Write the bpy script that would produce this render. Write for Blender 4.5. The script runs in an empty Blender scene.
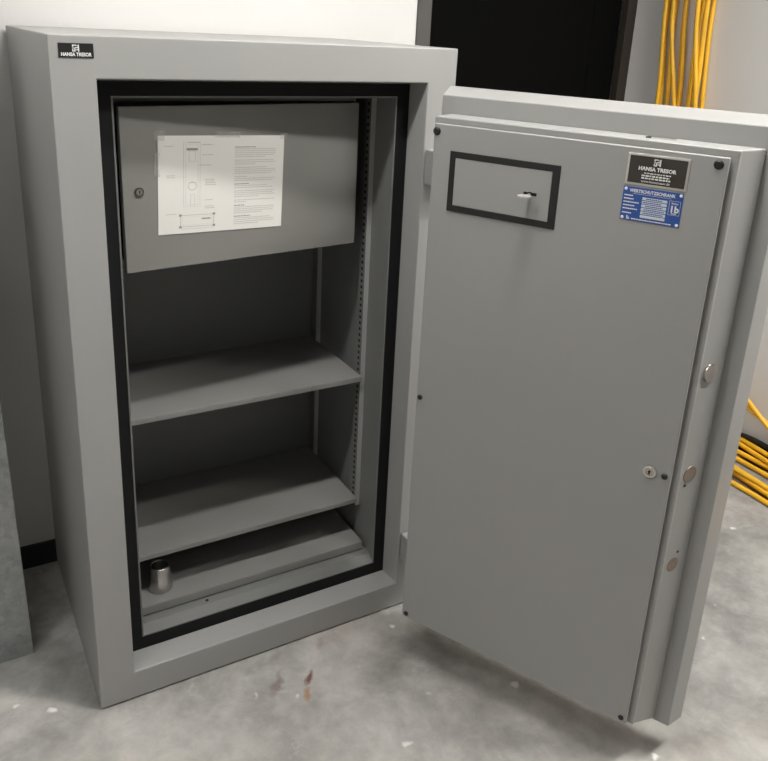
import bpy, bmesh, math, random
from mathutils import Vector, Matrix
random.seed(7)
scene = bpy.context.scene
COL = scene.collection

# ------------------------------------------------------------------ materials
def new_mat(name):
    m = bpy.data.materials.new(name); m.use_nodes = True
    nt = m.node_tree
    return m, nt, nt.nodes['Principled BSDF']

def lin(r, g, b):
    f = lambda c: (c/255/12.92) if c/255 <= .04045 else ((c/255+.055)/1.055)**2.4
    return (f(r), f(g), f(b), 1)

def simple(name, col, rough=.5, metal=0, bump=0, bscale=400, var=0, vscale=6, spec=None):
    m, nt, b = new_mat(name)
    b.inputs['Roughness'].default_value = rough
    b.inputs['Metallic'].default_value = metal
    if spec is not None: b.inputs['Specular IOR Level'].default_value = spec
    tc = nt.nodes.new('ShaderNodeTexCoord')
    if var:
        n = nt.nodes.new('ShaderNodeTexNoise'); n.inputs['Scale'].default_value = vscale; n.inputs['Detail'].default_value = 5
        nt.links.new(tc.outputs['Object'], n.inputs['Vector'])
        r = nt.nodes.new('ShaderNodeValToRGB')
        r.color_ramp.elements[0].position = .3; r.color_ramp.elements[1].position = .7
        r.color_ramp.elements[0].color = tuple(c*(1-var) for c in col[:3])+(1,)
        r.color_ramp.elements[1].color = tuple(min(1, c*(1+var)) for c in col[:3])+(1,)
        nt.links.new(n.outputs['Fac'], r.inputs['Fac']); nt.links.new(r.outputs['Color'], b.inputs['Base Color'])
    else:
        n0 = nt.nodes.new('ShaderNodeRGB'); n0.outputs[0].default_value = col
        nt.links.new(n0.outputs[0], b.inputs['Base Color'])
    if bump:
        n = nt.nodes.new('ShaderNodeTexNoise'); n.inputs['Scale'].default_value = bscale; n.inputs['Detail'].default_value = 3
        nt.links.new(tc.outputs['Object'], n.inputs['Vector'])
        bp = nt.nodes.new('ShaderNodeBump'); bp.inputs['Strength'].default_value = bump; bp.inputs['Distance'].default_value = .001
        nt.links.new(n.outputs['Fac'], bp.inputs['Height']); nt.links.new(bp.outputs['Normal'], b.inputs['Normal'])
    return m

M = {}
M['paint'] = simple('grey_powder_coat', (.302, .299, .289, 1), .42, 0, .12, 350, .02, 3)
M['shelf_paint'] = simple('shelf_grey_paint', (.215, .213, .203, 1), .34, 0, .1, 350, .03, 4)
M['rail_paint'] = simple('rail_pale_grey', (.36, .365, .36, 1), .38, .1)
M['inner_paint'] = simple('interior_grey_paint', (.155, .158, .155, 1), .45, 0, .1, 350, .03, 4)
M['compartment_paint'] = simple('compartment_grey_paint', (.195, .19, .177, 1), .42, 0, .1, 350, .02, 4)
M['seal'] = simple('black_seal', (.006, .006, .0065, 1), .7, 0, .2, 200, spec=.25)
M['black'] = simple('black_plastic', (.008, .008, .008, 1), .45)
M['hole'] = simple('dark_hole', (.004, .004, .004, 1), .9)
M['chrome'] = simple('polished_steel', (.72, .70, .67, 1), .16, 1)
M['cup'] = simple('shiny_worn_steel', (.50, .49, .47, 1), .22, 1, .3, 60, .15, 30)
M['steel'] = simple('dull_steel', (.55, .50, .44, 1), .35, 1, .2, 90, .06, 40)
M['bolt_steel'] = simple('bright_bolt_steel', (.40, .37, .34, 1), .28, 1, .4, 60, .08, 40)
M['lock_dark'] = simple('dark_steel', (.16, .155, .145, 1), .3, 1)
M['bronze'] = simple('brownish_bolt_steel', (.24, .19, .155, 1), .5, .5, .2, 90, .12, 50)
M['wall'] = simple('white_plaster', (.69, .675, .655, 1), .85, 0, .3, 60, .015, 1.5)
M['ceiling'] = simple('ceiling_white', (.36, .352, .34, 1), .9, 0, .2, 60)
M['far_wall'] = simple('grey_plaster', (.30, .295, .28, 1), .85, 0, .3, 60, .015, 1.5)
M['baseboard'] = simple('black_baseboard', (.012, .012, .013, 1), .5)
M['jamb_grey'] = simple('grey_door_jamb', (.072, .068, .063, 1), .55)
M['jamb_brown'] = simple('dark_brown_jamb', (.030, .023, .016, 1), .55)
M['doorway_black'] = simple('black_doorway_panel', (.003, .003, .003, 1), .7, spec=.06)
M['paper'] = simple('white_paper', (.66, .645, .61, 1), .8, 0, .1, 60)
M['print'] = simple('grey_print', (.43, .42, .40, 1), .9)
M['print_dark'] = simple('dark_print', (.26, .255, .25, 1), .9)
M['white_print'] = simple('white_lettering', (.72, .72, .70, 1), .6)
M['field'] = simple('pale_blue_field', (.58, .62, .65, 1), .6)
M['blue'] = simple('blue_plate', (.018, .075, .30, 1), .4)
M['badge_rim'] = simple('brushed_badge_rim', (.62, .60, .57, 1), .3, .9)
M['badge_black'] = simple('black_metal_badge', (.13, .12, .115, 1), .3, .95)
M['dark_fill'] = simple('matt_dark_fill', (.02, .02, .02, 1), .8)  # dark tone stands in for shade in the cover and base gaps
M['yellow'] = simple('yellow_cable', (.90, .50, .03, 1), .42, 0, 0, 300, .12, 9)
M['black_cable'] = simple('black_cable', (.015, .015, .015, 1), .5)
M['fixture'] = simple('fixture_white', (.8, .8, .8, 1), .4)

def badge_mat():
    m, nt, b = new_mat('mirror_black_badge')
    b.inputs['Base Color'].default_value = (.085, .078, .072, 1); b.inputs['Metallic'].default_value = 1; b.inputs['Roughness'].default_value = .12
    tc = nt.nodes.new('ShaderNodeTexCoord'); n = nt.nodes.new('ShaderNodeTexNoise'); n.inputs['Scale'].default_value = 28; n.inputs['Detail'].default_value = 1
    bp = nt.nodes.new('ShaderNodeBump'); bp.inputs['Strength'].default_value = .5; bp.inputs['Distance'].default_value = .004
    nt.links.new(tc.outputs['Object'], n.inputs['Vector']); nt.links.new(n.outputs['Fac'], bp.inputs['Height']); nt.links.new(bp.outputs['Normal'], b.inputs['Normal'])
    return m
M['badge_black'] = badge_mat()
def tape_mat():
    m, nt, b = new_mat('clear_tape')
    b.inputs['Base Color'].default_value = (.6, .6, .57, 1); b.inputs['Roughness'].default_value = .25
    b.inputs['Alpha'].default_value = .14
    return m
M['tape'] = tape_mat()

def galv():
    m, nt, b = new_mat('galvanised_steel')
    b.inputs['Metallic'].default_value = .55; b.inputs['Roughness'].default_value = .42
    tc = nt.nodes.new('ShaderNodeTexCoord')
    v = nt.nodes.new('ShaderNodeTexVoronoi'); v.inputs['Scale'].default_value = 55
    n = nt.nodes.new('ShaderNodeTexNoise'); n.inputs['Scale'].default_value = 14; n.inputs['Detail'].default_value = 8; n.inputs['Roughness'].default_value = .7
    nt.links.new(tc.outputs['Object'], v.inputs['Vector']); nt.links.new(tc.outputs['Object'], n.inputs['Vector'])
    mx = nt.nodes.new('ShaderNodeMix'); mx.data_type = 'RGBA'; mx.inputs[0].default_value = .82
    nt.links.new(v.outputs['Color'], mx.inputs[6]); nt.links.new(n.outputs['Color'], mx.inputs[7])
    bw = nt.nodes.new('ShaderNodeRGBToBW'); nt.links.new(mx.outputs[2], bw.inputs[0])
    r = nt.nodes.new('ShaderNodeValToRGB')
    r.color_ramp.elements[0].position = .35; r.color_ramp.elements[1].position = .68
    r.color_ramp.elements[0].color = (.27, .29, .295, 1); r.color_ramp.elements[1].color = (.47, .48, .475, 1)
    nt.links.new(bw.outputs[0], r.inputs[0]); nt.links.new(r.outputs[0], b.inputs['Base Color'])
    return m
M['galv'] = galv()

def concrete():
    m, nt, b = new_mat('polished_concrete')
    L = nt.links.new; N = nt.nodes.new
    geo = N('ShaderNodeNewGeometry')
    def noise(scale, det=6, rough=.6, dist=0):
        n = N('ShaderNodeTexNoise'); n.inputs['Scale'].default_value = scale; n.inputs['Detail'].default_value = det
        n.inputs['Roughness'].default_value = rough; n.inputs['Distortion'].default_value = dist
        L(geo.outputs['Position'], n.inputs['Vector']); return n.outputs['Fac']
    def ramp(src, p0, c0, p1, c1):
        r = N('ShaderNodeValToRGB'); r.color_ramp.elements[0].position = p0; r.color_ramp.elements[1].position = p1
        r.color_ramp.elements[0].color = c0; r.color_ramp.elements[1].color = c1; L(src, r.inputs[0]); return r.outputs[0]
    def mix(fac, a, c, mode='MIX'):
        x = N('ShaderNodeMix'); x.data_type = 'RGBA'; x.blend_type = mode
        if isinstance(fac, float): x.inputs[0].default_value = fac
        else: L(fac, x.inputs[0])
        for i, q in ((6, a), (7, c)):
            if isinstance(q, tuple): x.inputs[i].default_value = q
            else: L(q, x.inputs[i])
        return x.outputs[2]
    base = ramp(noise(2.6, 7, .6, .2), .37, (.205, .20, .19, 1), .63, (.45, .44, .42, 1))
    fine = ramp(noise(13, 7, .7, .3), .30, (.68, .68, .68, 1), .66, (1.2, 1.19, 1.17, 1))
    col = mix(.75, base, fine, 'MULTIPLY')
    warm = ramp(noise(1.2, 3), .48, (0, 0, 0, 1), .7, (.35, .35, .35, 1))
    col = mix(warm, col, (.40, .355, .31, 1))
    # pale scuffs and white specks
    scuff = ramp(noise(7, 8, .75, 1.0), .60, (0, 0, 0, 1), .72, (.5, .5, .5, 1))
    col = mix(scuff, col, (.52, .51, .48, 1))
    v = N('ShaderNodeTexVoronoi'); v.inputs['Scale'].default_value = 9; v.inputs['Randomness'].default_value = 1
    d = N('ShaderNodeVectorMath'); d.operation = 'ADD'
    nn = N('ShaderNodeTexNoise'); nn.inputs['Scale'].default_value = 25; L(geo.outputs['Position'], nn.inputs['Vector'])
    sc = N('ShaderNodeVectorMath'); sc.operation = 'SCALE'; sc.inputs['Scale'].default_value = .04
    L(nn.outputs['Color'], sc.inputs[0]); L(geo.outputs['Position'], d.inputs[0]); L(sc.outputs[0], d.inputs[1]); L(d.outputs[0], v.inputs['Vector'])
    speck = ramp(v.outputs['Distance'], .05, (.9, .9, .9, 1), .11, (0, 0, 0, 1))
    col = mix(speck, col, (.75, .74, .70, 1))
    # brown rust stains where they lie
    for (x, y, rx, ry, ang, c, s) in ((.474, -.112, .011, .034, -.7, (.13, .055, .03, 1), .95), (.448, -.158, .014, .026, -.7, (.34, .20, .11, 1), .9),
                                  (.392, -.100, .013, .055, -.6, (.19, .14, .12, 1), .7), (.44, -.03, .03, .012, .3, (.24, .19, .16, 1), .45),
                                  (.62, -.02, .12, .05, .2, (.27, .21, .185, 1), .35), (.55, -.02, .012, .035, -.5, (.24, .17, .14, 1), .4)):
        mp = N('ShaderNodeMapping'); mp.vector_type = 'TEXTURE'
        mp.inputs['Location'].default_value = (x, y, 0); mp.inputs['Rotation'].default_value = (0, 0, ang); mp.inputs['Scale'].default_value = (rx, ry, 1)
        L(d.outputs[0], mp.inputs['Vector'])
        g = N('ShaderNodeVectorMath'); g.operation = 'LENGTH'
        off = N('ShaderNodeVectorMath'); off.operation = 'SUBTRACT'; off.inputs[1].default_value = (.02/rx, .02/ry, .02)
        L(mp.outputs[0], off.inputs[0])
        L(off.outputs[0], g.inputs[0])
        f = ramp(g.outputs['Value'], .35, (s, s, s, 1), 1.1, (0, 0, 0, 1))
        col = mix(f, col, c)
    L(col, b.inputs['Base Color'])
    rr = N('ShaderNodeMapRange'); L(noise(5, 5), rr.inputs[0]); rr.inputs[3].default_value = .42; rr.inputs[4].default_value = .72
    L(rr.outputs[0], b.inputs['Roughness'])
    bp = N('ShaderNodeBump'); bp.inputs['Strength'].default_value = .25; bp.inputs['Distance'].default_value = .003
    L(noise(30, 6, .7), bp.inputs['Height']); L(bp.outputs[0], b.inputs['Normal'])
    return m
M['concrete'] = concrete()

# ------------------------------------------------------------------ helpers
def link(name, bm, mats, parent=None, bevel=0, seg=2, smooth=False, mat=None):
    me = bpy.data.meshes.new(name)
    bm.normal_update(); bm.to_mesh(me); bm.free()
    for m in (mats if isinstance(mats, list) else [mats]): me.materials.append(m)
    if smooth:
        for p in me.polygons: p.use_smooth = True
    o = bpy.data.objects.new(name, me); COL.objects.link(o)
    if mat is not None: o.matrix_world = mat
    if parent: o.parent = parent
    if bevel:
        b = o.modifiers.new('bevel', 'BEVEL'); b.width = bevel; b.segments = seg; b.limit_method = 'ANGLE'; b.angle_limit = math.radians(35)
        b.harden_normals = False
    return o

def box(bm, x0, x1, y0, y1, z0, z1, mi=0, T=None):
    v = [Vector((x, y, z)) for z in (z0, z1) for y in (y0, y1) for x in (x0, x1)]
    if T is not None: v = [T @ p for p in v]
    w = [bm.verts.new(p) for p in v]
    for f in ((0, 2, 3, 1), (4, 5, 7, 6), (0, 1, 5, 4), (2, 6, 7, 3), (0, 4, 6, 2), (1, 3, 7, 5)):
        q = bm.faces.new([w[i] for i in f]); q.material_index = mi

def frustum(bm, A, B, mi=0):
    """A, B: lists of 4 points (rings)."""
    a = [bm.verts.new(p) for p in A]; b = [bm.verts.new(p) for p in B]
    fs = [bm.faces.new(a[::-1]), bm.faces.new(b)]
    for i in range(4):
        j = (i+1) % 4; fs.append(bm.faces.new([a[i], a[j], b[j], b[i]]))
    for f in fs: f.material_index = mi
    bmesh.ops.recalc_face_normals(bm, faces=fs)

def loops(bm, rings, closed_ends=(False, False), mi=0):
    rr = [[bm.verts.new(p) for p in r] for r in rings]
    n = len(rings[0]); fs = []
    for a, b in zip(rr, rr[1:]):
        for i in range(n):
            j = (i+1) % n; f = bm.faces.new([a[i], a[j], b[j], b[i]]); f.material_index = mi; fs.append(f)
    if closed_ends[0]: fs.append(bm.faces.new(rr[0][::-1]))
    if closed_ends[1]: fs.append(bm.faces.new(rr[-1]))
    return fs

def rect(x0, x1, z0, z1, y): return [Vector((x0, y, z0)), Vector((x1, y, z0)), Vector((x1, y, z1)), Vector((x0, y, z1))]

def disc(bm, c, axis, r, h, n=24, mi=0, r2=None):
    axis = Vector(axis).normalized(); q = axis.to_track_quat('Z', 'Y')
    r2 = r if r2 is None else r2
    R0 = [Vector(c)+q @ Vector((r*math.cos(t*2*math.pi/n), r*math.sin(t*2*math.pi/n), 0)) for t in range(n)]
    R1 = [Vector(c)+q @ Vector((r2*math.cos(t*2*math.pi/n), r2*math.sin(t*2*math.pi/n), h)) for t in range(n)]
    fs = loops(bm, [R0, R1], (True, True), mi)
    for f in fs: f.material_index = mi

def empty(name, loc, label=None, cat=None, group=None):
    o = bpy.data.objects.new(name, None); COL.objects.link(o); o.location = loc
    o.empty_display_size = .1
    if label: o['label'] = label; o['category'] = cat
    if group: o['group'] = group
    return o

def tag(o, label, cat, group=None):
    o['label'] = label; o['category'] = cat
    if group: o['group'] = group
    return o

def struct(name, bm, m, bevel=0):
    o = link(name, bm, m, bevel=bevel); o['kind'] = 'structure'; return o

def text_bm(s, size, T, bm=None, mi=0, align='CENTER', depth=.0003, spacing=1.0, sx=1.0, bold=0):
    cu = bpy.data.curves.new('t', 'FONT'); cu.body = s; cu.size = size; cu.align_x = align; cu.align_y = 'CENTER'
    cu.extrude = depth; cu.space_character = spacing; cu.resolution_u = 3; cu.offset = bold
    ob = bpy.data.objects.new('t', cu); COL.objects.link(ob)
    bpy.context.view_layer.update()
    dg = bpy.context.evaluated_depsgraph_get()
    me = bpy.data.meshes.new_from_object(ob.evaluated_get(dg))
    own = bm is None
    if own: bm = bmesh.new()
    n0 = len(bm.verts); f0 = len(bm.faces)
    bm.from_mesh(me); bm.verts.ensure_lookup_table(); bm.faces.ensure_lookup_table()
    for vv in bm.verts[n0:]: vv.co = T @ Vector((vv.co.x*sx, vv.co.y, vv.co.z))
    for f in bm.faces[f0:]: f.material_index = mi
    bpy.data.objects.remove(ob); bpy.data.curves.remove(cu); bpy.data.meshes.remove(me)
    return bm

# ------------------------------------------------------------------ dimensions (metres)
W, D, H = .8863, .6244, 1.5275
ox0, ox1, oz0, oz1 = .0807, .8090, .0797, 1.4501
ys = .0635
sx0, sx1, sz0, sz1 = .0901, .7996, .0856, 1.4441
ix0, ix1, iz0, iz1 = .1199, .7626, .1252, 1.4115
yb = .468

# ------------------------------------------------------------------ the room
RX0, RX1, RY0, RY1, RZ = -2.3, 2.55, -3.9, .638, 2.85
AX = 1.168          # where the back wall stops and the dark doorway begins
AY = 1.10
bm = bmesh.new(); box(bm, RX0-.12, RX1+.12, RY0-.12, AY+.2, -.12, 0); struct('floor', bm, M['concrete'])
bm = bmesh.new(); box(bm, RX0-.12, RX1+.12, RY0-.12, AY+.2, RZ, RZ+.12); struct('ceiling', bm, M['ceiling'])
bm = bmesh.new(); box(bm, RX0-.12, AX, RY1, RY1+.15, 0, RZ); struct('wall_back', bm, M['wall'])
bm = bmesh.new(); box(bm, RX1, RX1+.12, RY0, AY+.2, 0, RZ); struct('wall_right', bm, M['wall'])
bm = bmesh.new(); box(bm, RX0-.12, RX0, RY0, RY1, 0, RZ); struct('wall_left', bm, M['wall'])
bm = bmesh.new(); box(bm, RX0, RX1, RY0-.12, RY0, 0, RZ); struct('wall_front', bm, M['far_wall'])
# dark doorway beside the safe
bm = bmesh.new(); box(bm, AX, 1.219, RY1-.006, RY1+.15, 0, RZ); struct('trim_1', bm, M['jamb_grey'], .002)
bm = bmesh.new(); box(bm, 2.497, 2.55, 1.062, AY, 0, RZ); struct('trim_2', bm, M['jamb_brown'], .002)
bm = bmesh.new()
box(bm, 1.0, 2.338, AY, AY+.05, .004, RZ); box(bm, 2.344, 2.50, AY+.004, AY+.05, .004, RZ)  # near-black panels closing the doorway, with a seam
d1 = struct('doorway_panel', bm, M['doorway_black'], .002)
bm = bmesh.new(); box(bm, 1.0, AX, RY1+.15, AY, 0, RZ); struct('wall_alcove', bm, M['jamb_grey'])
# baseboards
bm = bmesh.new(); box(bm, RX0, AX, RY1-.011, RY1, 0, .0737); struct('baseboard_back', bm, M['baseboard'], .002)
bm = bmesh.new(); box(bm, RX1-.011, RX1, RY0, 1.06, 0, .0737); struct('baseboard_right', bm, M['baseboard'], .002)
bm = bmesh.new(); box(bm, RX0, RX0+.011, RY0, RY1-.011, 0, .0737); struct('baseboard_left', bm, M['baseboard'], .002)

# ------------------------------------------------------------------ the safe
safe = empty('safe', (W/2, D/2, 0), 'large grey steel safe standing open against the white wall', 'safe')
bpy.context.view_layer.update()
SAFE_INV = Matrix.Translation((-W/2, -D/2, 0))
def sp(o, parent=safe):
    """parent keeping world placement (safe only translated)."""
    o.parent = parent; o.matrix_parent_inverse = SAFE_INV if parent is safe else parent_inv(parent)
    return o
def parent_inv(p): return Matrix.Identity(4) if not p.parent else Matrix.Identity(4)
# all parts are built in world coordinates; children of parts share the same frame
def part(name, bm, mats, parent=safe, **k):
    o = link(name, bm, mats, **k)
    o.parent = parent
    if parent is safe: o.matrix_parent_inverse = SAFE_INV
    return o

# body: outer skin, front ring, tapered reveal, rebate plane, and the thick walls behind
bm = bmesh.new()
rings = [rect(.0, W, .004, H, D), rect(0, W, .004, H, 0), rect(ox0, ox1, oz0, oz1, 0), rect(sx0, sx1, sz0, sz1, ys), rect(ix0, ix1, iz0, iz1, ys)]
loops(bm, rings, (True, False))
bmesh.ops.recalc_face_normals(bm, faces=bm.faces)
body = part('body', bm, M['paint'], bevel=.0025, seg=2)
bm = bmesh.new(); box(bm, .012, W-.012, .014, D-.012, 0, .0045); part('contact_shadow_base', bm, M['dark_fill'])  # added dark recessed base, draws the contact shadow line under the body
# lining (hollow interior), set just inside the rebate
bm = bmesh.new()
t = .003
R0 = rect(ix0-.003, ix1+.003, iz0-.003, iz1+.003, ys-.004)
R1 = rect(ix0+.0005, ix1-.0005, iz0+.0005, iz1-.0005, ys-.004)
R2 = rect(ix0+.0005, ix1-.0005, .145, iz1-.0005, ys+.014)
R3 = rect(ix0+.0005, ix1-.0005, .145, iz1-.0005, yb)
R00 = rect(ix0-.003, ix1+.003, iz0-.003, iz1+.003, ys+.003)
loops(bm, [R00, R0, R1, R2, R3], (False, True))
bmesh.ops.recalc_face_normals(bm, faces=bm.faces)
bmesh.ops.reverse_faces(bm, faces=bm.faces)
part('lining', bm, M['inner_paint'])
# black seal frame on the rebate
bm = bmesh.new()
A = [rect(sx0+.001, sx1-.001, sz0+.001, sz1-.001, ys-.001), rect(sx0+.001, sx1-.001, sz0+.001, sz1-.001, ys-.003),
     rect(ix0-.0035, ix1+.0035, iz0-.0035, iz1+.0035, ys-.003), rect(ix0-.0035, ix1+.0035, iz0-.0035, iz1+.0035, ys-.001)]
loops(bm, A); bmesh.ops.recalc_face_normals(bm, faces=bm.faces)
part('door_seal', bm, M['seal'])

# name plate on the frame
npl = None
bm = bmesh.new(); box(bm, .0175, .0785, -.0016, 0, 1.4878, 1.5132)
npl = part('name_plate', bm, M['black'], bevel=.0006)
def front_T(x, y, z): return Matrix.Translation((x, y, z)) @ Matrix.Rotation(math.radians(90), 4, 'X')
def logo(bm, T, s, mi=0, z0=0, z1=.0003):
    """blocky monogram emblem: interlocked strokes"""
    for (a, b, c, d) in ((-.5, .18, -.32, .5), (-.5, .34, .1, .5), (-.5, -.05, -.2, .06), (-.1, .0, .5, .14), (-.5, -.5, -.34, -.14), (-.2, -.5, -.04, .0), (.32, -.5, .5, .5), (.02, -.3, .32, -.18), (-.5, -.5, -.04, -.38), (.12, .28, .5, .38)):
        box(bm, a*s, c*s, b*s, d*s, z0, z1, mi, T)
bm = text_bm('HANSA TRESOR', .0085, front_T(.048, -.0018, 1.4933), sx=.86, bold=.0003)
logo(bm, front_T(.0475, -.0018, 1.5045), .012)
part('plate_lettering', bm, M['white_print'], parent=npl)

# shelf rails with rows of holes
def rail(x_wall, side, y, z0, z1, holes=True):
    bm = bmesh.new()
    s = side  # +1: on the right wall, projecting to -x
    xa, xb = (x_wall-.014, x_wall-.0006) if s > 0 else (x_wall+.0006, x_wall+.014)
    box(bm, xa, xb, y, y+.0025, z0, z1)
    xc = xa if s > 0 else xb-.002
    box(bm, xc, xc+.002, y+.001, y+.030, z0, z1, 2)
    if holes:
        n = int((z1-z0-.02)/.0168)
        xf = xa-.0004 if s > 0 else xb-.0003
        for i in range(n):
            z = z0+.014+i*.0168
            box(bm, xf, xf+.0007, y+.010, y+.019, z, z+.0075, 1)
    return part('shelf_rail', bm, [M['rail_paint'], M['hole'], M['inner_paint']])
rail(ix1, 1, .150, .262, iz1-.002); rail(ix0, -1, .150, .262, iz1-.002)
rail(ix1, 1, .430, .262, iz1-.002, False); rail(ix0, -1, .430, .262, iz1-.002, False)

# shelves
def shelf(z, y0=.1395):
    bm = bmesh.new()
    box(bm, ix0+.003, ix1-.0155, y0, yb-.003, z-.003, z)
    box(bm, ix0+.003, ix1-.0155, y0, y0+.002, z-.014, z-.003)
    box(bm, ix0+.003, ix1-.0155, y0+.002, y0+.018, z-.014, z-.0125)
    return part('shelf', bm, M['shelf_paint'], bevel=.0022, seg=3)
shelf(.672, .137); shelf(.295, .137)
bm = bmesh.new()
box(bm, ix0+.003, ix1-.012, .1014, yb-.002, .1695, .172); box(bm, ix0+.003, ix1-.012, .1014, .104, .148, .1695)
box(bm, ix0+.003, ix1-.012, .104, yb-.002, .146, .149)
part('bottom_tray', bm, M['shelf_paint'], bevel=.0012)
# shelf clips
for z in (.672, .295):
    for x in (ix1-.0205,):
        bm = bmesh.new(); box(bm, x-.012, x-.0005, .155, .170, z-.012, z-.004); part('shelf_clip', bm, M['steel'])

bm = bmesh.new(); disc(bm, (.290, .090, .1449), (0, 0, 1), .0045, .0007, 16); part('drain_hole', bm, M['hole'])
# upper lockable compartment
DX, DY, DA, DW, DH, DZ = .7084, .1398, .1109, .579, .3448, 1.3924
bm = bmesh.new()
cx0, cx1, cz0, cz1, cy0, cy1 = ix0+.0035, DX-.004, DZ-DH+.004, iz1-.004, .150, yb-.003
w_ = .002
o_ = [rect(cx0, cx1, cz0, cz1, cy1), rect(cx0, cx1, cz0, cz1, cy0), rect(cx0+.012, cx1-.006, cz0+.006, cz1-.012, cy0),
      rect(cx0+.012, cx1-.006, cz0+.006, cz1-.012, cy1-.004)]
loops(bm, o_, (True, True)); bmesh.ops.recalc_face_normals(bm, faces=bm.faces)
part('inner_compartment', bm, M['inner_paint'], bevel=.0008)
# its door, ajar
TC = Matrix.Translation((DX, DY, 0)) @ Matrix.Rotation(DA, 4, 'Z') @ Matrix.Translation((-DW, 0, 0))
bm = bmesh.new()
box(bm, 0, DW, 0, .002, DZ-DH, DZ, 0, TC)
box(bm, 0, .002, .002, .016, DZ-DH, DZ, 0, TC); box(bm, DW-.002, DW, .002, .012, DZ-DH, DZ, 0, TC)
box(bm, .002, DW-.002, .002, .016, DZ-DH, DZ-DH+.002, 0, TC); box(bm, .002, DW-.002, .002, .012, DZ-.002, DZ, 0, TC)
cdoor = part('compartment_door', bm, M['compartment_paint'], bevel=.0007)
bm = bmesh.new()
disc(bm, TC @ Vector((.0335, 0, 1.2196)), TC.to_3x3() @ Vector((0, -1, 0)), .0095, .003, 28)
disc(bm, TC @ Vector((.0335, -.003, 1.2196)), TC.to_3x3() @ Vector((0, -1, 0)), .0065, .0012, 24, 1)
box(bm, .0335-.001, .0335+.001, -.0046, -.004, 1.2196-.004, 1.2196+.004, 2, TC)
lk = part('compartment_lock', bm, [M['lock_dark'], M['steel'], M['hole']], parent=cdoor)
# instruction sheet taped to the compartment door
PA, PZ, PR = .0778, 1.3334, -.034
TP = TC @ Matrix.Translation((PA, -.0008, PZ)) @ Matrix.Rotation(-PR, 4, 'Y')
sheet = empty('instruction_sheet', TP @ Vector((.1485, 0, -.21)), 'white landscape instruction sheet with diagram taped to the inner compartment door', 'paper')
SH_INV = Matrix.Translation(-sheet.location)
def shp(name, bm, m, par=None):
    o = link(name, bm, m); o.parent = par or sheet
    if par is None: o.matrix_parent_inverse = SH_INV
    return o
bm = bmesh.new()
nx = 12
for i in range(nx):
    x0, x1 = .297*i/nx, .297*(i+1)/nx
    box(bm, x0, x1, -.0006, 0, -.21, 0, 0, TP)
bmesh.ops.remove_doubles(bm, verts=bm.verts, dist=1e-5)
shp('paper', bm, M['paper'])
def q(bm, x0, x1, z0, z1, mi=0): box(bm, x0, x1, -.0009, -.0005, z0, z1, mi, TP)
bm = bmesh.new()
rnd = random.Random(3)
z = -.024; lines = [(1, .5), (0, 1), (0, 1), (0, 1), (0, .97), (0, .75), None, (0, .95), (0, 1), (0, .5), None, (0, .8), (0, 1), (0, 1), (0, .9), None, (0, .3), (0, 1), (0, .95), None, (1, .35), (0, .8), (0, .95), None, (0, 1), (0, .95), (0, 1), (0, .6), None, (0, 1), (0, .3), None, (1, .25), (0, 1), (0, 1), (0, .98), (0, .7), None, (1, .4), (0, .9), (0, 1), (0, 1), (0, .6)]
for l in lines:
    if l is None: z -= .0030; continue
    x = .175; end = .175+.101*l[1]
    while x < end:
        wl = rnd.uniform(.003, .009); q(bm, x, min(x+wl, end), z-(.0019 if l[0] else .0014), z, l[0]); x += wl+.0012
    z -= .00435
shp('printed_text', bm, [M['print'], M['print_dark']])
bm = bmesh.new()
def fr(x0, x1, z0, z1, t=.0006, mi=0):
    q(bm, x0, x1, z0, z0+t, mi); q(bm, x0, x1, z1-t, z1, mi); q(bm, x0, x0+t, z0, z1, mi); q(bm, x1-t, x1, z0, z1, mi)
fr(.056, .094, -.152, -.014, .0004)                       # tall safe outline
fr(.061, .089, -.148, -.019, .0003)
q(bm, .063, .088, -.031, -.026, 1); fr(.068, .083, -.055, -.032)
q(bm, .066, .094, -.015, -.013, 0)
for k in range(20):                                       # keyhole ring
    a = k*math.pi/10; cx, cz = .076+.009*math.cos(a), -.107+.009*math.sin(a)
    q(bm, cx-.0014, cx+.0014, cz-.0007, cz+.0007)
q(bm, .067, .085, -.1, -.099); fr(.072, .082, -.152, -.125, .0004)
for (x, z, n) in ((.012, -.021, 1), (.098, -.018, 1), (.098, -.040, 1), (.018, -.083, 2), (.092, -.062, 1), (.105, -.093, 4), (.105, -.138, 1), (.105, -.152, 2), (.016, -.166, 1)):
    for i in range(n):
        q(bm, x, x+rnd.uniform(.018, .03), z-i*.004-.0013, z-i*.004)
# plan view at the foot of the page
fr(.049, .127, -.196, -.170, .0007, 1); fr(.053, .123, -.192, -.174, .0003)
for (x, z) in ((.049, -.170), (.127, -.170), (.049, -.196), (.127, -.196)): q(bm, x-.003, x+.003, z-.0025, z+.0025, 1)
q(bm, .098, .119, -.181, -.178, 1); q(bm, .05, .126, -.201, -.2003, 0)
for (x0, z0, x1) in ((.04, -.087, .062), (.09, -.095, .104), (.085, -.02, .13)): q(bm, x0, x1, z0, z0+.0003)
shp('printed_diagram', bm, [M['print'], M['print_dark']])
for (x0, x1, z0, z1) in ((-.009, .014, -.010, .009), (.128, .186, -.004, .007), (.286, .305, -.008, .006), (-.008, .004, -.085, -.035)):
    bm = bmesh.new(); box(bm, x0, x1, -.0013, -.0010, z0, z1, 0, TP); shp('tape', bm, M['tape'])

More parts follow.
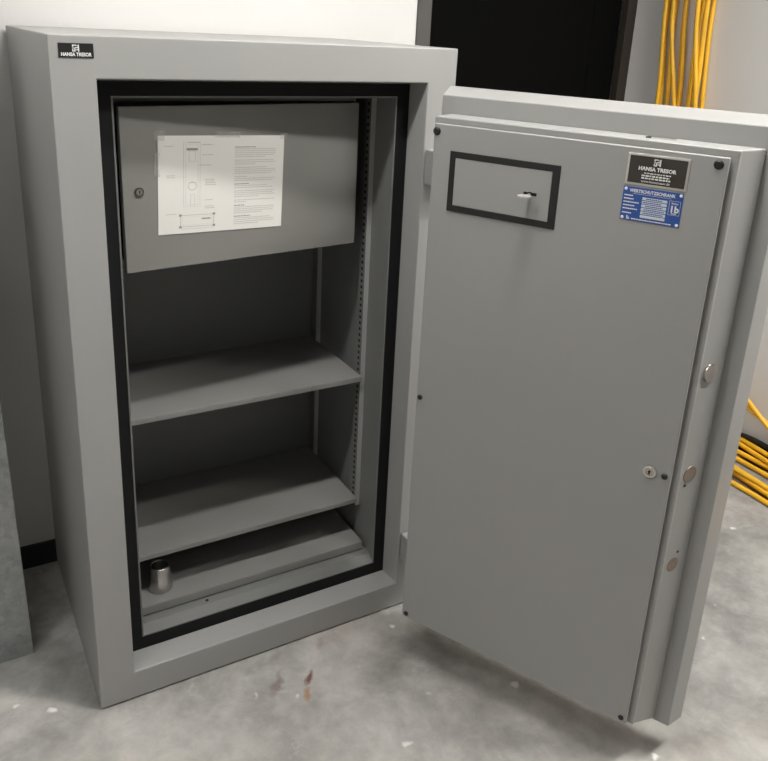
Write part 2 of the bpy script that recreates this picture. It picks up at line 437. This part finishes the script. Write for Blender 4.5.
# ------------------------------------------------------------------ the open main door
TH = 1.1037
U = Vector((math.cos(TH), -math.sin(TH), 0)); Nn = Vector((-math.sin(TH), -math.cos(TH), 0)); HP = Vector((.7833, -.1012, 0))
def dp(a, b, z): return HP+U*a+Nn*b+Vector((0, 0, z))
TD = Matrix.Translation(HP) @ Matrix(((U.x, -Nn.x, 0, 0), (U.y, -Nn.y, 0, 0), (0, 0, 1, 0), (0, 0, 0, 1)))  # local (a, -b, z)
Ws, tk, tp = .6942, .0642, .0156
S0, S1 = .0991, 1.4341
def drect(a0, a1, z0, z1, b): return [dp(a0, b, z0), dp(a1, b, z0), dp(a1, b, z1), dp(a0, b, z1)]
bm = bmesh.new()
loops(bm, [drect(0, Ws, S0, S1, 0), drect(-tp, Ws+tp, S0-tp, S1+tp, -tk+.004), drect(-tp, Ws+tp, S0-tp, S1+tp, -tk)], (True, True))
bmesh.ops.recalc_face_normals(bm, faces=bm.faces)
door = part('main_door', bm, M['paint'], bevel=.0018, seg=2)
def dpart(name, bm, m, **k):
    o = link(name, bm, m, **k); o.parent = door; o.matrix_parent_inverse = Matrix.Identity(4); return o
p0, p1, pb, pz0, pz1, pt, pt0 = .0249, .6623, .0720, .1052, 1.3959, .0305, .0207
bm = bmesh.new()
loops(bm, [drect(p0, p1, pz0, pz1, .0002), drect(p0, p1-.004, pz0+.003, pz1, .012), drect(p0, p1-pt+.0015, pz0+pt0-.001, pz1, pb-.008), drect(p0, p1-pt, pz0+pt0, pz1, pb)], (True, True))
bmesh.ops.recalc_face_normals(bm, faces=bm.faces)
dpart('bolt_case', bm, M['paint'], bevel=.003, seg=3)
c0, c1, cz0_, cz1_, cb = .0327, .6190, .1305, 1.3828, .0852
bm = bmesh.new(); box(bm, c0+.006, c1-.006, -(pb+.006), -(pb+.0002), cz0_+.006, cz1_-.006, 0, TD)
dpart('cover_gap_shade', bm, M['dark_fill'])  # dark sheet added for the shade in the gap behind the cover
bm = bmesh.new(); box(bm, c0, c1, -cb, -(pb+.0055), cz0_, cz1_, 0, TD)
dpart('cover_panel', bm, M['paint'], bevel=.0025, seg=3)
# six black screw caps
for (a, z) in ((.040, 1.3665), (.6025, 1.3695), (.0424, .7547), (.0455, .1425), (.6065, .1435), (.6061, .7533)):
    bm = bmesh.new(); r = .0085 if z > 1 else .0062
    disc(bm, dp(a, cb, z), Nn, r, .002, 20); disc(bm, dp(a, cb+.002, z), Nn, r, .0022, 20, 0, r*.6)
    dpart('screw', bm, M['black'], smooth=False)
# cylinder lock
bm = bmesh.new()
disc(bm, dp(.5772, cb, .755), Nn, .0135, .004, 32, 0, .0128); disc(bm, dp(.5772, cb+.004, .755), Nn, .0098, .0015, 28, 1, .0092)
box(bm, .5772-.0016, .5772+.0016, -(cb+.0060), -(cb+.0052), .750, .757, 2, TD)
disc(bm, dp(.5772, cb+.0052, .7565), Nn, .0025, .0008, 12, 2)
dpart('cylinder_lock', bm, [M['chrome'], M['steel'], M['hole']])
# lock cover panel: black frame, grey inset plate, slot
bm = bmesh.new()
fo = (.0762, .3187, 1.2037, 1.3300); fi = (.0890, .3035, 1.2170, 1.3168)
loops(bm, [drect(*fo, cb-.001), drect(*fo, cb+.003), drect(*fi, cb+.003), drect(*fi, cb-.001)])
bmesh.ops.recalc_face_normals(bm, faces=bm.faces)
dpart('lock_frame', bm, M['black'], bevel=.0006)
bm = bmesh.new(); box(bm, fi[0], fi[1], -(cb+.0022), -cb, fi[2], fi[3], 0, TD)
dpart('lock_plate', bm, M['paint'], bevel=.0012)
bm = bmesh.new(); box(bm, .2475, .2755, -(cb+.0028), -(cb+.0020), 1.2638, 1.2700, 0, TD); disc(bm, dp(.2615, cb+.002, 1.2669), Nn, .0046, .0009, 20)
dpart('key_slot', bm, M['hole'])
M['key_steel'] = simple('pale_key_steel', (.50, .48, .45, 1), .35, .4)
# the key standing in the slot
key = empty('key', dp(.2612, cb+.003, 1.2662), 'small steel key sticking out of the slot in the black framed lock plate', 'key')
KI = Matrix.Translation(-key.location)
bm = bmesh.new(); disc(bm, dp(.2612, cb+.003, 1.2662), Nn, .0021, .016, 12)
o = link('shaft', bm, M['key_steel']); o.parent = key; o.matrix_parent_inverse = KI
bm = bmesh.new()
ring = []
for zz in (1.2650, 1.2674):
    ring.append([dp(.2612+.0140*math.cos(k*math.pi/12), cb+.029+.0140*math.sin(k*math.pi/12), zz) for k in range(24)])
inner = []
for zz in (1.2674, 1.2650):
    inner.append([dp(.2612+.0035*math.cos(k*math.pi/12), cb+.034+.0035*math.sin(k*math.pi/12), zz) for k in range(24)])
loops(bm, [ring[0], ring[1], inner[0], inner[1], ring[0]]); bmesh.ops.remove_doubles(bm, verts=bm.verts, dist=1e-6)
bmesh.ops.recalc_face_normals(bm, faces=bm.faces)
o = link('bow', bm, M['key_steel']); o.parent = key; o.matrix_parent_inverse = KI
# metal badge
def face_T(a, b, z):   # text plane on the cover facing Nn
    X = U; Y = Vector((0, 0, 1)); Z = Nn
    m = Matrix(((X.x, Y.x, Z.x, 0), (X.y, Y.y, Z.y, 0), (X.z, Y.z, Z.z, 0), (0, 0, 0, 1)))
    return Matrix.Translation(dp(a, b, z)) @ m
bm = bmesh.new(); box(bm, .4447, .5560, -(cb+.0012), -(cb), 1.3145, 1.3722, 0, TD)
dpart('badge_border', bm, M['badge_rim'], bevel=.0004)
bm = bmesh.new(); box(bm, .4490, .5517, -(cb+.0016), -(cb+.0012), 1.3185, 1.3682, 0, TD)
badge = dpart('badge', bm, M['badge_black'])
bm = text_bm('HANSA TRESOR', .0092, face_T(.500, cb+.0019, 1.3460), sx=1.02, bold=.0003)
text_bm('www.hansatresor.de', .0062, face_T(.500, cb+.0019, 1.3232), bm)
logo(bm, face_T(.499, cb+.0016, 1.3588), .0125, 0, 0, .0006)
for (zc, x0, x1) in ((1.3382, .478, .526), (1.3335, .474, .524), (1.3290, .474, .526)):
    x = x0
    while x < x1:
        wl = rnd.uniform(.0025, .006); box(bm, x, min(x+wl, x1), -(cb+.0022), -(cb+.0016), zc-.0009 if zc > 1.337 else zc-.0013, zc+.0009 if zc > 1.337 else zc+.0013, 0, TD); x += wl+.0015
dpart('badge_lettering', bm, M['white_print'])
# blue rating plate
bm = bmesh.new(); box(bm, .4441, .5536, -(cb+.001), -cb, 1.2474, 1.3104, 0, TD)
dpart('rating_plate', bm, M['blue'], bevel=.0006)
zt = cb+.0013
bm = text_bm('WERTSCHUTZSCHRANK', .0082, face_T(.498, zt, 1.3035), sx=.90, bold=.0002)
text_bm('1b', .0170, face_T(.5405, zt, 1.2795), bm, bold=.0005)
text_bm('Klasse', .0048, face_T(.5405, zt, 1.2905), bm)
def wq(x0, x1, z0, z1, mi=0): box(bm, x0, x1, -(cb+.0016), -(cb+.001), z0, z1, mi, TD)
wq(.463, .533, 1.2982, 1.2986)
for i, w2 in enumerate((.016, .018, .029, .021, .027, .017)):
    x = .4475; e = x+w2
    zc = 1.2942-i*.0062
    if i == 5: zc = 1.2615
    while x < e:
        wl = rnd.uniform(.002, .005); wq(x, min(x+wl, e), zc-.0010, zc+.0010); x += wl+.0006
for (a0, a1, z0, z1) in ((.5305, .5505, 1.2693, 1.2697), (.5305, .5505, 1.2948, 1.2952), (.5305, .5309, 1.2693, 1.2952), (.5501, .5505, 1.2693, 1.2952)): wq(a0, a1, z0, z1)
wq(.536, .545, 1.2713, 1.2726)
x = .466
while x < .538:
    wl = rnd.uniform(.002, .006); wq(x, x+wl, 1.2505, 1.2523); x += wl+.0009
wq(.457, .459, 1.2500, 1.2565); wq(.459, .4625, 1.2500, 1.2515); wq(.4605, .462, 1.2515, 1.254)
for i in range(6): wq(.4815, .5265, 1.2938-i*.0066-.0050, 1.2938-i*.0066, 1)
for i in range(5):
    x = .4835+rnd.uniform(0, .006); e = .5245-rnd.uniform(0, .009); zc = 1.2938-i*.0066-.0025
    while x < e:
        wl = rnd.uniform(.002, .004); box(bm, x, min(x+wl, e), -(cb+.0019), -(cb+.0016), zc-.001, zc+.001, 2, TD); x += wl+.0007
dpart('plate_print', bm, [M['white_print'], M['field'], M['blue']])
for (a, z) in ((.4490, 1.3060), (.5490, 1.3060), (.4490, 1.2518), (.5490, 1.2518)):
    bm = bmesh.new(); disc(bm, dp(a, cb+.001, z), Nn, .0030, .0012, 16, 0, .002); dpart('rivet', bm, M['fixture'])
# locking bolts in the free edge of the bolt case
sideN = (U*(pb-.020)+Nn*(pt-.0055)).normalized()
def side_pt(s, z):   # s 0..1 from slab side to front
    return dp(p1-.004+( -pt+.0055)*s, .012+(pb-.020)*s, z)
for z, r, hgt, m in ((.9711, .0190, .0045, 'bolt_steel'), (.7496, .0190, .0015, 'bronze'), (.5354, .0170, .0008, 'bronze')):
    bm = bmesh.new(); c = side_pt(.56, z+.002)
    disc(bm, c, sideN, r, hgt, 32, 0, r*.95)
    o = dpart('locking_bolt', bm, M[m]); o['label'] = {'bolt_steel': 'shiny round locking bolt standing proud'}.get(m, 'dull brownish locking bolt flush with the edge')
bm = bmesh.new(); disc(bm, side_pt(.72, .728), sideN, .0032, .0008, 12); dpart('screw_hole', bm, M['hole'])
bm = bmesh.new(); disc(bm, side_pt(.40, .566), sideN, .0028, .0008, 12); dpart('screw_hole', bm, M['hole'])
# latch recess on top of the bolt case
bm = bmesh.new()
cxa, ca = .497, .535
box(bm, .4685, .512, -.040, -.024, pz1-.0001, pz1+.0030, 0, TD)
box(bm, .458, .468, -.040, -.022, pz1-.0001, pz1+.0022, 1, TD)
dpart('top_latch', bm, [M['chrome'], M['dark_fill']])

# hinges linking body and door
for z0, z1 in ((1.218, 1.300), (.161, .244)):
    bm = bmesh.new()
    box(bm, .814, .862, -.056, -.0005, z0, z1); 
    hb = part('door_hinge', bm, M['paint'], bevel=.003)
    bm = bmesh.new(); disc(bm, (.868, -.060, z0), (0, 0, 1), .010, z1-z0, 20)
    o = link('hinge_pin', bm, M['paint']); o.parent = hb; o.matrix_parent_inverse = Matrix.Identity(4)

# ------------------------------------------------------------------ steel sleeve standing in the safe
bm = bmesh.new()
cx, cy, cz = .191, .160, .1722
prof = [(.0290, 0), (.0302, .002), (.0302, .007), (.0247, .066), (.0240, .068), (.0205, .068), (.0200, .065), (.0225, .006), (.0, .006)]
n = 40; rings = []
for r, z in prof:
    rings.append([Vector((cx+max(r, .0001)*math.cos(2*math.pi*k/n), cy+max(r, .0001)*math.sin(2*math.pi*k/n), cz+z)) for k in range(n)])
loops(bm, rings, (True, True)); bmesh.ops.recalc_face_normals(bm, faces=bm.faces)
can = link('steel_cup', bm, M['cup'], smooth=True)
tag(can, 'small shiny tapered steel cup standing on the floor of the safe', 'cup')

# ------------------------------------------------------------------ galvanised panel at the left
gx1, gy = -.113, .265
PH = 1.89
bm = bmesh.new()
TL = Matrix.Translation((gx1, gy, 0)) @ Matrix.Rotation(-.0136, 4, 'Y') @ Matrix.Translation((-gx1, -gy, 0))
bm.free(); bm = bmesh.new()
box(bm, -.90, gx1, gy, gy+.08, 0, PH, 0, TL)  # depth is unseen, chosen to shade the gap beside the safe
gp = link('metal_box', bm, M['galv'], bevel=.002)
tag(gp, 'galvanised sheet metal box standing at the left edge beside the safe', 'metal box')

# ------------------------------------------------------------------ yellow cables
def tube(name, pts, r, m):
    cu = bpy.data.curves.new(name, 'CURVE'); cu.dimensions = '3D'; cu.bevel_depth = r; cu.bevel_resolution = 3; cu.resolution_u = 10
    s = cu.splines.new('NURBS'); s.points.add(len(pts)-1); s.order_u = 4; s.use_endpoint_u = True
    for p, c in zip(s.points, pts): p.co = (*c, 1)
    ob = bpy.data.objects.new('t', cu); COL.objects.link(ob); bpy.context.view_layer.update()
    me = bpy.data.meshes.new_from_object(ob.evaluated_get(bpy.context.evaluated_depsgraph_get()))
    bpy.data.objects.remove(ob); bpy.data.curves.remove(cu)
    for p in me.polygons: p.use_smooth = True
    me.materials.clear(); me.materials.append(m)
    me.name = name
    o = bpy.data.objects.new(name, me); COL.objects.link(o); return o

rc = random.Random(11)
ctrl = {'left': (.915, .760), 'right': (.640, .515)}
# (y at z 1.72, y at z 1.30, distance from wall, floor lane x offset, floor lane group)
spec = [('A', 0.895, 0.846, .012, 0), ('A', 0.872, 0.815, .034, 1), ('A', 0.845, 0.800, .014, 2), ('A', 0.830, 0.725, .056, 3), ('A', 0.782, 0.720, .034, 4), ('A', 0.800, 0.742, .012, 5), ('A', 0.860, 0.812, .056, 6),
        ('B', 0.728, 0.665, .012, 7), ('B', 0.690, 0.680, .034, 8), ('B', 0.655, 0.628, .056, 9), ('B', 0.660, 0.625, .012, 10), ('B', 0.688, 0.598, .078, 11)]
labs = {
 0: 'yellow cable hanging on the wall nearest the dark doorway', 1: 'second yellow cable from the dark doorway, left bundle on the wall',
 2: 'yellow cable close to the wall in the middle of the left bundle', 3: 'yellow cable crossing over the middle of the left hanging bundle',
 4: 'front yellow cable on the right side of the left hanging bundle', 5: 'rightmost yellow cable of the left hanging bundle, against the wall',
 6: 'yellow cable slanting in front of the left edge of the left bundle', 7: 'leftmost straight yellow cable at the top of the right hanging bundle',
 8: 'yellow cable slanting down to the left across the right bundle', 9: 'bright yellow cable at the right of the right hanging bundle',
 10: 'rightmost yellow cable in the right bundle, flat on the wall', 11: 'foremost yellow cable crossing the right hanging bundle'}
# floor lanes run towards the camera along the foot of the wall: (x at y .2, x at y -.1, height)
lanes = [(2.515, 2.500, .012), (2.495, 2.480, .030), (2.500, 2.470, .050), (2.470, 2.425, .050), (2.472, 2.455, .012), (2.520, 2.495, .066),
         (2.355, 2.335, .010), (2.335, 2.312, .028), (2.370, 2.350, .028), (2.352, 2.325, .046), (2.310, 2.290, .010), (2.532, 2.535, .20)]
for (b, y1, y2, off, k) in spec:
    xw = RX1-off-.004
    xa, xb, hz = lanes[k]
    R = .0094
    if k == 11:
        pts = [(xw, y1-.02, 2.80), (xw, y1-.01, 2.2), (xw, y1, 1.72), (xw, (y1+y2)/2, 1.5), (xw, y2, 1.30), (xw, y2-.04, .9), (xw, .52, .60), (xw-.005, .38, .42), (xw, .24, .33), (2.51, .10, .20), (2.50, -.08, .10), (2.42, -.35, .02), (2.3, -.8, R+.001), (2.2, -1.2, R+.001)]
    elif k == 3:
        pts = [(xw, y1-.02, 2.80), (xw, y1-.01, 2.2), (xw, y1, 1.72), (xw, (y1+y2)/2, 1.5), (xw, y2, 1.30), (xw, y2-.1, .9), (xw, .55, .50), (2.50, .38, .30), (2.49, .22, .24), (2.51, .08, .19), (2.52, -.06, .15), (2.47, -.35, .05), (2.4, -.8, R+.001), (2.3, -1.2, R+.001)]
    else:
        z1 = max(hz, R+.001)
        pts = [(xw, y1-.02, 2.80), (xw, y1-.01, 2.2), (xw, y1, 1.72), (xw, (y1+y2)/2+rc.uniform(-.01, .01), 1.5), (xw, y2, 1.30), (xw, y2+rc.uniform(-.03, .03), .9), (xw-.01, y2-.02, .45), (xw-.02, y2-.04, .16),
               (xa-.01+rc.uniform(-.02, .02), .56, z1+.01), (xa, .38, z1), (xa+rc.uniform(-.02, .02), .20, z1), (xb+rc.uniform(-.02, .015)+.01, .04, z1), (xb, -.10, z1), (xb-.03, -.35, max(z1*.6, R+.001)), (xb-.12+rc.uniform(-.03, .03), -.8, R+.001), (xb-.2, -1.25+rc.uniform(-.1, .1), R+.001)]
    o = tube('yellow_cable', pts, R, M['yellow'])
    tag(o, labs[k], 'cable', 'yellow cables hanging down the right wall')
o = tube('black_cable', [(2.50, .62, .012), (2.50, .5, .014), (2.515, .35, .05), (2.52, .17, .085), (2.520, .08, .092), (2.51, -.04, .085), (2.45, -.4, .03), (2.3, -.9, .010)], .009, M['black_cable'])
tag(o, 'thick black cable lying among the yellow cables at the wall foot', 'cable')

# ------------------------------------------------------------------ lighting: ceiling fixtures
def emis(name, strength, col):
    m, nt, b = new_mat(name)
    b.inputs['Base Color'].default_value = (.8, .8, .8, 1)
    b.inputs['Emission Color'].default_value = col; b.inputs['Emission Strength'].default_value = strength
    return m
WARM = (1.0, .985, .955, 1)
def fixture(x0, x1, y, wdt, strength, label):
    t = empty('ceiling_light', ((x0+x1)/2, y, RZ), label, 'lamp')
    inv = Matrix.Translation((-(x0+x1)/2, -y, -RZ))
    bm = bmesh.new(); box(bm, x0-.02, x1+.02, y-wdt/2-.02, y+wdt/2+.02, RZ-.05, RZ-.001)
    a = link('housing', bm, M['fixture'], bevel=.003); a.parent = t; a.matrix_parent_inverse = inv
    bm = bmesh.new(); box(bm, x0, x1, y-wdt/2, y+wdt/2, RZ-.056, RZ-.049)
    a = link('diffuser', bm, emis('lamp_diffuser', strength, WARM)); a.parent = t; a.matrix_parent_inverse = inv
fixture(-1.35, -.30, -.62, .13, 62, 'linear ceiling lamp above and left of the safe')
fixture(.12, .85, -.58, .11, 104, 'linear ceiling lamp straight above the front of the safe')
fixture(1.25, 2.30, -1.25, .15, 150, 'linear ceiling lamp to the right beyond the open safe door')
fixture(-.9, .9, -2.9, .14, 3, 'unseen fill lamp added on the ceiling at the far end of the room')  # weak fill added behind the camera, no source known there

wd = bpy.data.worlds.new('World'); scene.world = wd; wd.use_nodes = True
wd.node_tree.nodes['Background'].inputs[0].default_value = (.6, .62, .65, 1); wd.node_tree.nodes['Background'].inputs[1].default_value = .02

# ------------------------------------------------------------------ camera
cam_d = bpy.data.cameras.new('Camera'); cam = bpy.data.objects.new('Camera', cam_d); COL.objects.link(cam)
yaw, pit, rol = .5383, -.3252, .0508
fpx, ppx, ppy = 805.1, 384.2, 297.78
fw = Vector((math.sin(yaw)*math.cos(pit), math.cos(yaw)*math.cos(pit), math.sin(pit)))
rt = Vector((math.cos(yaw), -math.sin(yaw), 0)); up = rt.cross(fw)
R_ = math.cos(rol)*rt+math.sin(rol)*up; U_ = -math.sin(rol)*rt+math.cos(rol)*up
mw = Matrix(((R_.x, U_.x, -fw.x, -.2296), (R_.y, U_.y, -fw.y, -1.593), (R_.z, U_.z, -fw.z, 1.5689), (0, 0, 0, 1)))
cam.matrix_world = mw
cam_d.sensor_fit = 'HORIZONTAL'; cam_d.sensor_width = 36
cam_d.lens = fpx/768*36
cam_d.shift_x = -(ppx-384)/768; cam_d.shift_y = (ppy-380.5)/768
cam_d.clip_start = .02
scene.camera = cam
vs = scene.view_settings
vs.view_transform = 'Standard'; vs.look = 'None'; vs.gamma = 1; vs.exposure = -.08; vs.use_curve_mapping = False
